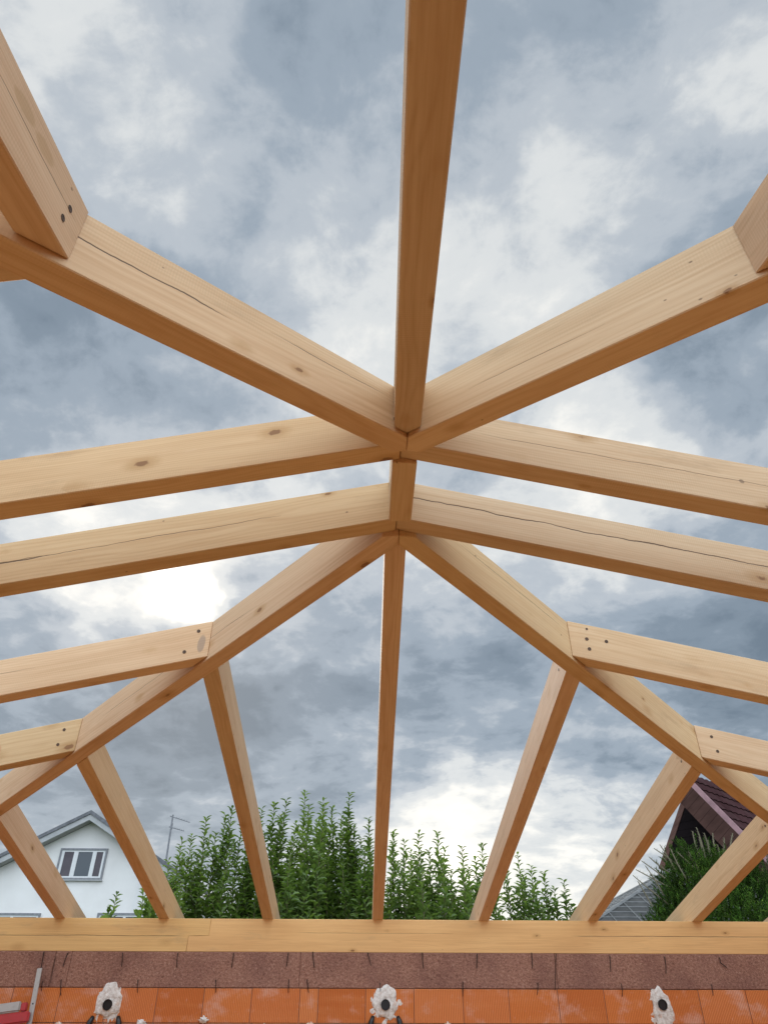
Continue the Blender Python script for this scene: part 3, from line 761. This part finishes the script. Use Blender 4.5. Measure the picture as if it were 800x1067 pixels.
def white_house():
    Y = 30.; A = at(95.5, 846, Y); rl = at(0, 892, Y); rr_ = at(192, 913, Y)
    sl_l = (A.z - rl.z) / (A.x - rl.x); sl_r = (A.z - rr_.z) / (rr_.x - A.x)
    root = empty('white_house', (A.x, Y, GROUND)); tag(root, 'white rendered house with a pitched gable and grey roof edge', 'house')
    xl, xr_ = A.x - 6.2, A.x + 4.6; D = 11
    z = lambda x: A.z - ((A.x - x) * sl_l if x < A.x else (x - A.x) * sl_r)
    P = [(xl + .5, GROUND), (xr_ - .5, GROUND), (xr_ - .5, z(xr_ - .5) - .30), (A.x, A.z - .30), (xl + .5, z(xl + .5) - .30)]
    V = [(x, Y + .45, q) for x, q in P] + [(x, Y + D, q) for x, q in P]; k = 5
    mk('wall', V, [[0, 1, 2, 3, 4], [9, 8, 7, 6, 5]] + [[i, (i + 1) % k, (i + 1) % k + k, i + k][::-1] for i in range(k)], M_RENDER, root)
    def slab(name, dz0, dz1, y0, y1, m, inset=0):
        pr = [(xl, z(xl)), (A.x, A.z), (xr_, z(xr_))]
        top_ = [(x, q + dz1) for x, q in pr]; bot = [(x, q + dz0) for x, q in pr]; ring = bot + top_[::-1]
        V = [(x, y0, q) for x, q in ring] + [(x, y1, q) for x, q in ring]; n = len(ring)
        return mk(name, V, [[0, 1, 4, 5], [1, 2, 3, 4], [5 + n, 4 + n, 1 + n, 0 + n], [4 + n, 3 + n, 2 + n, 1 + n]] + [[i, i + n, (i + 1) % n + n, (i + 1) % n] for i in range(n)], m, root)
    rf = slab('roof', -.08, .06, Y - .06, Y + D, M_GTILE)
    slab('barge_board', -.30, -.083, Y - .02, Y + .02, M_WBOARD); slab('soffit', -.29, -.085, Y + .023, Y + .44, M_WBOARD)
    bm = bmesh.new()
    for s in range(9):
        pass
    bm.free()
    yw = Y + .45
    def window(x0, x1, z0, z1, panes, open_=None):
        bm = bmesh.new(); tw = .07
        for lo, hi in (((x0 - tw, z1), (x1 + tw, z1 + tw)), ((x0 - tw, z0 - tw), (x1 + tw, z0)), ((x0 - tw, z0), (x0, z1)), ((x1, z0), (x1 + tw, z1))):
            box(bm, (lo[0], yw - .06, lo[1]), (hi[0], yw + .01, hi[1]))
        w_ = mkbm('window', bm, M_TRIM, root)
        bm = bmesh.new(); e = .055; xs = panes
        box(bm, (x0, yw - .035, z0), (x1, yw - .004, z0 + e)); box(bm, (x0, yw - .035, z1 - e), (x1, yw - .004, z1))
        prev = x0
        for a, b in xs:
            box(bm, (prev, yw - .035, z0 + e), (a, yw - .004, z1 - e)); prev = b
        box(bm, (prev, yw - .035, z0 + e), (x1, yw - .004, z1 - e)); mkbm('sash', bm, M_SASH, w_)
        for i, (a, b) in enumerate(xs):
            bm = bmesh.new(); box(bm, (a, yw - .016, z0 + e), (b, yw - .003, z1 - e)); mkbm('pane', bm, M_GLASS if len(xs) == 1 or i == 1 else M_BLIND, w_)
        bm = bmesh.new(); box(bm, (x0 - .1, yw - .10, z0 - tw - .035), (x1 + .1, yw - .002, z0 - tw - .002)); mkbm('sill', bm, M_WBOARD, w_)
        return w_
    k1, k2 = at(66, 886, yw), at(105, 915, yw); x0, x1, z0, z1 = k1.x, k2.x, k2.z, k1.z; w_ = x1 - x0
    window(x0, x1, z0, z1, [(x0 + w_ * .06, x0 + w_ * .28), (x0 + w_ * .38, x0 + w_ * .71), (x0 + w_ * .80, x0 + w_ * .95)])
    for a, b in ((-14, 41), (104, 157)):
        k1, k2 = at(a, 953.5, yw), at(b, 953.5, yw); m_ = (k1.x + k2.x) / 2
        window(k1.x, k2.x, k1.z - 1.35, k1.z, [(k1.x + .06, m_ - .05), (m_ + .05, k2.x - .06)])
    return z
zroof = white_house()
# aerial on the white house roof
def aerial():
    Y = 33.; b = at(172, 905, Y); t = at(180.5, 849, Y)
    root = empty('roof_aerial', b); tag(root, 'thin television aerial mast with two short booms beside the leafy shrubs', 'aerial')
    V, Fc = [], []; b2 = b + (b - t) * .35; tube(V, Fc, [b2, t], [.045, .035], 8); mk('mast', V, Fc, M_TRIM, root)
    for y0, e in ((851, (198, 857)), (862, (192, 866))):
        V, Fc = [], []; p = at(180 - (y0 - 849) * .14, y0, Y); q = at(*e, Y - .3); tube(V, Fc, [p - (q - p) * .12, q], [.02, .012], 6)
        for j in range(6):
            c = p.lerp(q, .25 + j * .14); tube(V, Fc, [c + Vector((.05, -.16, .02)), c - Vector((.05, -.16, -.02))], [.006, .006], 4)
        mk('boom', V, Fc, M_TRIM, root)
    V, Fc = [], []; p = at(179, 861, Y); tube(V, Fc, [p + Vector((0, 0, -.12)), p + Vector((0, 0, .12))], [.045, .045], 8); mk('amplifier_box', V, Fc, M_TRIM, root)
aerial()

# ------------------------------------------------------------------ brown house with the steep tiled roof
def tile_mat():
    t = NT('brown_roof_tile'); v = t.attr('rc'); x, y, z = t.xyz(v)[:3]
    n = t.noise(v, 1.3, 5, .6); c = t.ramp(n, [(.3, (.034, .014, .015)), (.7, (.062, .028, .029))])
    rp = t.n('ShaderNodeNewGeometry').outputs['Random Per Island']; c = t.mix(t.ss(rp, .3, 1., 0, .45), c, (.068, .038, .037))
    return t.out(c, .95, None, 0, .05)
M_BTILE = tile_mat()
def boards_mat(name, c, axis, pitch):
    t = NT(name); v = t.attr('rc'); q = t.xyz(v)[axis]
    fr = t.math('FRACT', t.math('DIVIDE', q, pitch)); gr = t.ss(fr, .0, .10, 1, 0); n = t.noise(t.mapv(v, (3, 3, 3)), 1, 5, .6)
    cc = t.ramp(n, [(.3, tuple(k * .75 for k in c)), (.7, tuple(k * 1.25 for k in c))]); cc = t.mix(t.math('MULTIPLY', gr, .8), cc, tuple(k * .2 for k in c))
    return t.out(cc, .9, t.bump(t.math('MULTIPLY', gr, -1.), .4, .01), 0, .08)
M_SOFFIT = boards_mat('brown_soffit_board', (.16, .085, .07), 0, .16); M_CLAD = boards_mat('black_brown_cladding', (.013, .009, .010), 2, .2)
M_BARGE = boards_mat('brown_barge_board', (.085, .044, .036), 0, .22)
M_FLASH = plain('rosy_flashing', (.42, .24, .25), .45, .3, .25, 5); M_CORNER = plain('brown_corner_board', (.075, .048, .048), .7, 0, .25, 5)
def brown_house():
    az_ = math.radians(50); rd = Vector((math.sin(az_), math.cos(az_), 0)); s = Vector((math.cos(az_), -math.sin(az_), 0)); up = Vector((0, 0, 1))
    d = ray(706, 803); A = CAM + d * (20 / d.dot(FW)); tn = 1.44; cs = 1 / math.sqrt(1 + tn * tn)
    dn = (s - up * tn).normalized(); dl = (-s - up * tn).normalized(); nr = s * (tn * cs) + up * cs; nl = -s * (tn * cs) + up * cs
    root = empty('brown_house', (A.x, A.y, GROUND)); tag(root, 'dark brown house with steep tiled roof and deep gable overhang behind the conifer', 'house')
    def att(o, fn):
        a = o.data.attributes.new('rc', 'FLOAT_VECTOR', 'POINT'); off = wloc(o)
        for v in o.data.vertices: a.data[v.index].vector = fn(v.co + off)
    frame = lambda p: ((p - A).dot(dn), (p - A).dot(rd), (p - A).dot(up))
    LR, LEN, OV = 6.6, 9., .75
    B = A + rd * OV; lx = .5
    def px_x(p): q = p - CAM; return 400 + F * q.dot(RT) / q.dot(FW)
    while px_x(B - s * lx - up * (tn * lx + .22)) > 689.5: lx += .01
    LL_ = (lx + .03) / cs
    # tiles: overlapping courses of shallow waves, one mesh
    V, Fc = [], []; cw, ch = .30, .34; nx, nz = int(LEN / cw), int(LR / ch)
    for j in range(nz):
        for i in range(nx):
            b = len(V); y0 = i * cw
            for q in range(5):
                f = q / 4; hgt = .030 * math.sin(f * PI) ** 1.0
                for e, lift in ((0, .035), (1, .012)):
                    # the lower edge of a tile rides on the course below
                    u = (j + 1) * ch + .05 - e * (ch + .06); V.append(A + dn * u + rd * (y0 + f * cw) + nr * (hgt + (.05 if e == 0 else .012)))
            for q in range(4): Fc.append([b + 2 * q, b + 2 * q + 2, b + 2 * q + 3, b + 2 * q + 1])
            b2 = len(V)
            for q in range(5): V.append(V[b + 2 * q] - nr * .035)
            for q in range(4): Fc.append([b + 2 * q, b2 + q, b2 + q + 1, b + 2 * q + 2])
    rf = mk('roof', V, Fc, M_BTILE, root); att(rf, frame)
    bm = bmesh.new(); obox(bm, A, dn, rd, nr, (0, .02, -.12), (LR, LEN, -.002)); bmesh.ops.recalc_face_normals(bm, faces=bm.faces); o = mkbm('soffit', bm, M_SOFFIT, root); att(o, frame)
    bm = bmesh.new(); obox(bm, A, dl, rd, nl, (0.02, OV - .02, -.12), (LL_, LEN, .03)); o = mkbm('back_roof_slope', bm, M_SOFFIT, root); att(o, frame)
    bm = bmesh.new(); obox(bm, A, dn, rd, nr, (-.05, -.03, -.05), (LR, .016, .085)); mkbm('verge_flashing', bm, M_FLASH, root)
    bm = bmesh.new(); obox(bm, A, dn, rd, nr, (.45, -.028, -.60), (LR, .014, -.053)); o = mkbm('barge_board', bm, M_BARGE, root); att(o, frame)
    # gable wall, set back under the overhang
    rx = LR * cs - .9
    g0 = B - up * .22; pl = B - s * lx - up * (tn * lx + .22); pr = B + s * rx - up * (tn * rx + .22)
    ring = [g0, pl, Vector((pl.x, pl.y, GROUND)), Vector((pr.x, pr.y, GROUND)), pr]; V = ring + [p + rd * (LEN - 1.2) for p in ring]
    o = mk('gable_wall', V, [[0, 1, 2, 3, 4], [9, 8, 7, 6, 5]] + [[i, i + 5, (i + 1) % 5 + 5, (i + 1) % 5] for i in range(5)], M_CLAD, root); att(o, frame)
    bm = bmesh.new(); obox(bm, Vector((pl.x, pl.y, GROUND)), s, rd, up, (-.03, -.03, 0), (.20, .2, pl.z - GROUND + .05)); mkbm('corner_board', bm, M_CORNER, root)
brown_house()

# ------------------------------------------------------------------ grey shed roof left of the conifer
def shed():
    Y = 15.5; a = at(622, 960, Y); b = at(662, 931, Y); root = empty('garden_shed', (b.x, Y, GROUND)); tag(root, 'low grey slate shed roof at the foot of the conifer', 'shed')
    m = NT('grey_slate'); v = m.obj(); x, y, z = m.xyz(v)[:3]
    n = m.noise(v, 5, 6, .65); c = m.ramp(n, [(.3, (.032, .031, .029)), (.7, (.078, .076, .072))])
    M_SL = m.out(c, .75, m.bump(n, .4, .01))
    Yc = 17.; ap = at(700, 906, Yc); hf = 2.
    for _ in range(30):
        c = at(617, 962, Yc - hf); hf = hf * .5 + (ap.x - c.x) * .5
    zb = c.z; cor = [Vector((ap.x + sx * hf, Yc + sy * hf, zb)) for sx, sy in ((-1, -1), (1, -1), (1, 1), (-1, 1))]
    V = [ap] + cor + [ap - Vector((0, 0, .12))] + [q - Vector((0, 0, .10)) for q in cor]
    mk('roof', V, [[0, i, i % 4 + 1] for i in (1, 2, 3, 4)] + [[5, i % 4 + 6, i + 5] for i in (1, 2, 3, 4)] + [[i, i + 5, i % 4 + 6, i % 4 + 1] for i in (1, 2, 3, 4)], M_SL, root)
    rb_ = plain('grey_batten', (.17, .17, .165), .6, 0, .2, 10)
    for i in (0, 1, 2, 3):
        V, Fc = [], []; tube(V, Fc, [cor[i] + Vector((0, 0, .01)), ap + Vector((0, 0, .01))], [.035, .035], 6); mk('hip_cap', V, Fc, rb_, root)
    for i, j in ((0, 1), (3, 0)):
        n_ = (cor[j] - cor[i]).cross(ap - cor[i]).normalized(); n_ = n_ if n_.z > 0 else -n_
        for q in range(1, 12):
            f = q / 12; V, Fc = [], []
            tube(V, Fc, [cor[i].lerp(ap, f) + n_ * .008, cor[j].lerp(ap, f) + n_ * .008], [.012, .012], 5); mk('batten', V, Fc, rb_, root)
            e = cor[i].lerp(cor[j], f); tip = cor[i].lerp(ap, 2 * f) if f < .5 else cor[j].lerp(ap, 2 * (1 - f))
            V, Fc = [], []; tube(V, Fc, [e + n_ * .008, tip + n_ * .008], [.012, .012], 5); mk('batten', V, Fc, rb_, root)
    bm = bmesh.new(); box(bm, (ap.x - hf + .25, Yc - hf + .25, GROUND), (ap.x + hf - .25, Yc + hf - .25, zb - .02)); mkbm('wall', bm, M_CLAD2, root)
M_CLAD2 = plain('grey_shed_wall', (.25, .24, .22), .85, 0, .2, 6)
shed()

# ------------------------------------------------------------------ sky and light
SUNPX = (203, 628); sd_ = ray(*SUNPX)
w = bpy.data.worlds.new('World'); C.world = w; w.use_nodes = True
t = NT('sky', w)
dirv = t.n('ShaderNodeTexCoord').outputs['Generated']; dx_, dy_, dz_ = t.xyz(dirv)[:3]
zz = t.math('ADD', t.math('MAXIMUM', dz_, 0.), .22)
q = t.comb(t.math('DIVIDE', dx_, zz), t.math('DIVIDE', dy_, zz), 0.)
warp = t.noise(q, 1.1, 4, .55, 0, True)
q2 = t.vmath('ADD', q, t.scale(t.vmath('SUBTRACT', warp, (.5, .5, .5)), .28))
n1 = t.noise(q2, 2.6, 12, .57, 0.); n2 = t.math('ABSOLUTE', t.math('MULTIPLY_ADD', t.noise(q2, 6.0, 10, .55, 0.), 2., -1.)); n3 = t.noise(q, .9, 3, .5); n4 = t.noise(q2, 9.0, 9, .62, .2)
wd = t.vmath('NORMALIZE', t.vmath('ADD', dirv, t.scale(t.vmath('SUBTRACT', t.noise(dirv, 4.5, 5, .6, 0, True), (.5, .5, .5)), .22)))
# where the cloud deck is thin (bright) or thick (dark): (survey direction, weight, angular size in degrees)
SPOT = [((203, 628), .80, 2.0), ((205, 618), .24, 5.5), ((110, 625), .26, 4), ((60, 600), .10, 4), ((130, 690), -.15, 4), ((150, 180), .20, 8), ((60, 60), .12, 10), ((300, 270), .12, 7), ((390, 330), .24, 7), ((560, 285), .24, 6), ((600, 215), .12, 7), ((780, 60), .16, 9),
        ((520, 130), -.10, 11), ((330, 60), .0, 8), ((225, 150), -.14, 5), ((740, 300), -.04, 8), ((40, 390), -.10, 9), ((210, 385), -.12, 8), ((600, 400), .16, 7), ((720, 400), -.04, 6),
        ((300, 500), .32, 7), ((80, 540), .28, 6), ((640, 520), .42, 7), ((520, 590), .34, 6), ((50, 650), -.16, 5), ((720, 640), -.24, 9), ((600, 680), -.05, 7), ((330, 725), .20, 4), ((300, 780), -.30, 8), ((480, 730), -.22, 9), ((430, 640), .10, 5), ((180, 800), -.16, 7), ((90, 800), .12, 5), ((60, 830), -.08, 5),
        ((450, 850), .55, 6), ((490, 885), .35, 5), ((620, 800), .30, 6), ((700, 720), -.08, 6), ((560, 870), -.02, 5), ((600, 930), .20, 5), ((170, 900), .22, 4), ((280, 860), .25, 5), ((620, 920), .15, 5)]
acc = None
for (px, py), a, deg in SPOT:
    d = ray(px, py); k = 1 / (1 - math.cos(math.radians(deg))) * .7
    nd = t.n('ShaderNodeVectorMath', {'operation': 'DOT_PRODUCT'}); t.set(nd, 'i0', wd); t.set(nd, 'i1', tuple(d))
    e = t.math('MULTIPLY', t.math('EXPONENT', t.math('MULTIPLY', t.math('SUBTRACT', nd.outputs['Value'], 1.), k)), a)
    acc = e if acc is None else t.math('ADD', acc, e)
val = t.math('ADD', t.ss(dz_, .25, .9, .425, .50), acc)
val = t.math('ADD', val, t.math('MULTIPLY_ADD', n1, 1.15, -.575)); val = t.math('ADD', val, t.math('MULTIPLY_ADD', n2, -.34, .065)); val = t.math('ADD', val, t.math('MULTIPLY_ADD', n3, .2, -.1)); val = t.math('ADD', val, t.math('MULTIPLY_ADD', n4, .46, -.23))
val = t.math('MULTIPLY_ADD', val, 1.16, -.075)
cc = t.ramp(t.math('MULTIPLY', val, .66, clamp=True), [(.0, (.17, .23, .31)), (.16, (.24, .31, .405)), (.29, (.35, .43, .54)), (.42, (.52, .59, .69)), (.56, (.77, .82, .88)), (.76, (1.08, 1.09, 1.09)), (1., (2.2, 2.1, 2.0))], 'EASE')
# extra brightness added to the unseen sky behind the photographer, lighting the timber sides
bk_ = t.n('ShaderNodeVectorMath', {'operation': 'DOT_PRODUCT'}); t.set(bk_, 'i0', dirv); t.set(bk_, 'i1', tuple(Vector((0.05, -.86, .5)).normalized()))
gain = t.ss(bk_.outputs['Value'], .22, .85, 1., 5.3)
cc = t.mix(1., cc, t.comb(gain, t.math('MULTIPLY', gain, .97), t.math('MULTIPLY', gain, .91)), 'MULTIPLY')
sky = t.n('ShaderNodeTexSky', {'sky_type': 'NISHITA', 'sun_disc': False}); sky.sun_elevation = math.asin(sd_.z); sky.sun_rotation = math.atan2(sd_.x, sd_.y)
b1 = t.n('ShaderNodeBackground'); t.set(b1, 'Color', sky.outputs[0]); b1.inputs['Strength'].default_value = .08
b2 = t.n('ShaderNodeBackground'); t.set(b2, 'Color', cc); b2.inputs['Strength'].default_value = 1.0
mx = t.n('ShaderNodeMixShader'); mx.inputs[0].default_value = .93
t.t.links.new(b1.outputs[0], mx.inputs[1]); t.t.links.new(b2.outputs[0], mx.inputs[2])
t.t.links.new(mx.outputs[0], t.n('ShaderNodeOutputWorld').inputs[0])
w.cycles.sampling_method = 'MANUAL'; w.cycles.sample_map_resolution = 512
sun = bpy.data.lights.new('sun', 'SUN'); sun.energy = 1.0; sun.angle = math.radians(14); sun.color = (1, .95, .86)
so_ = bpy.data.objects.new('sun', sun); COL.objects.link(so_); so_.rotation_euler = (-sd_).to_track_quat('-Z', 'Y').to_euler(); so_.location = (0, 0, 20)

vs = C.view_settings; vs.view_transform = 'Standard'; vs.look = 'None'; vs.exposure = 0; vs.gamma = 1; vs.use_curve_mapping = False
C.cycles.max_bounces = 8; C.cycles.diffuse_bounces = 5; C.cycles.use_denoising = True
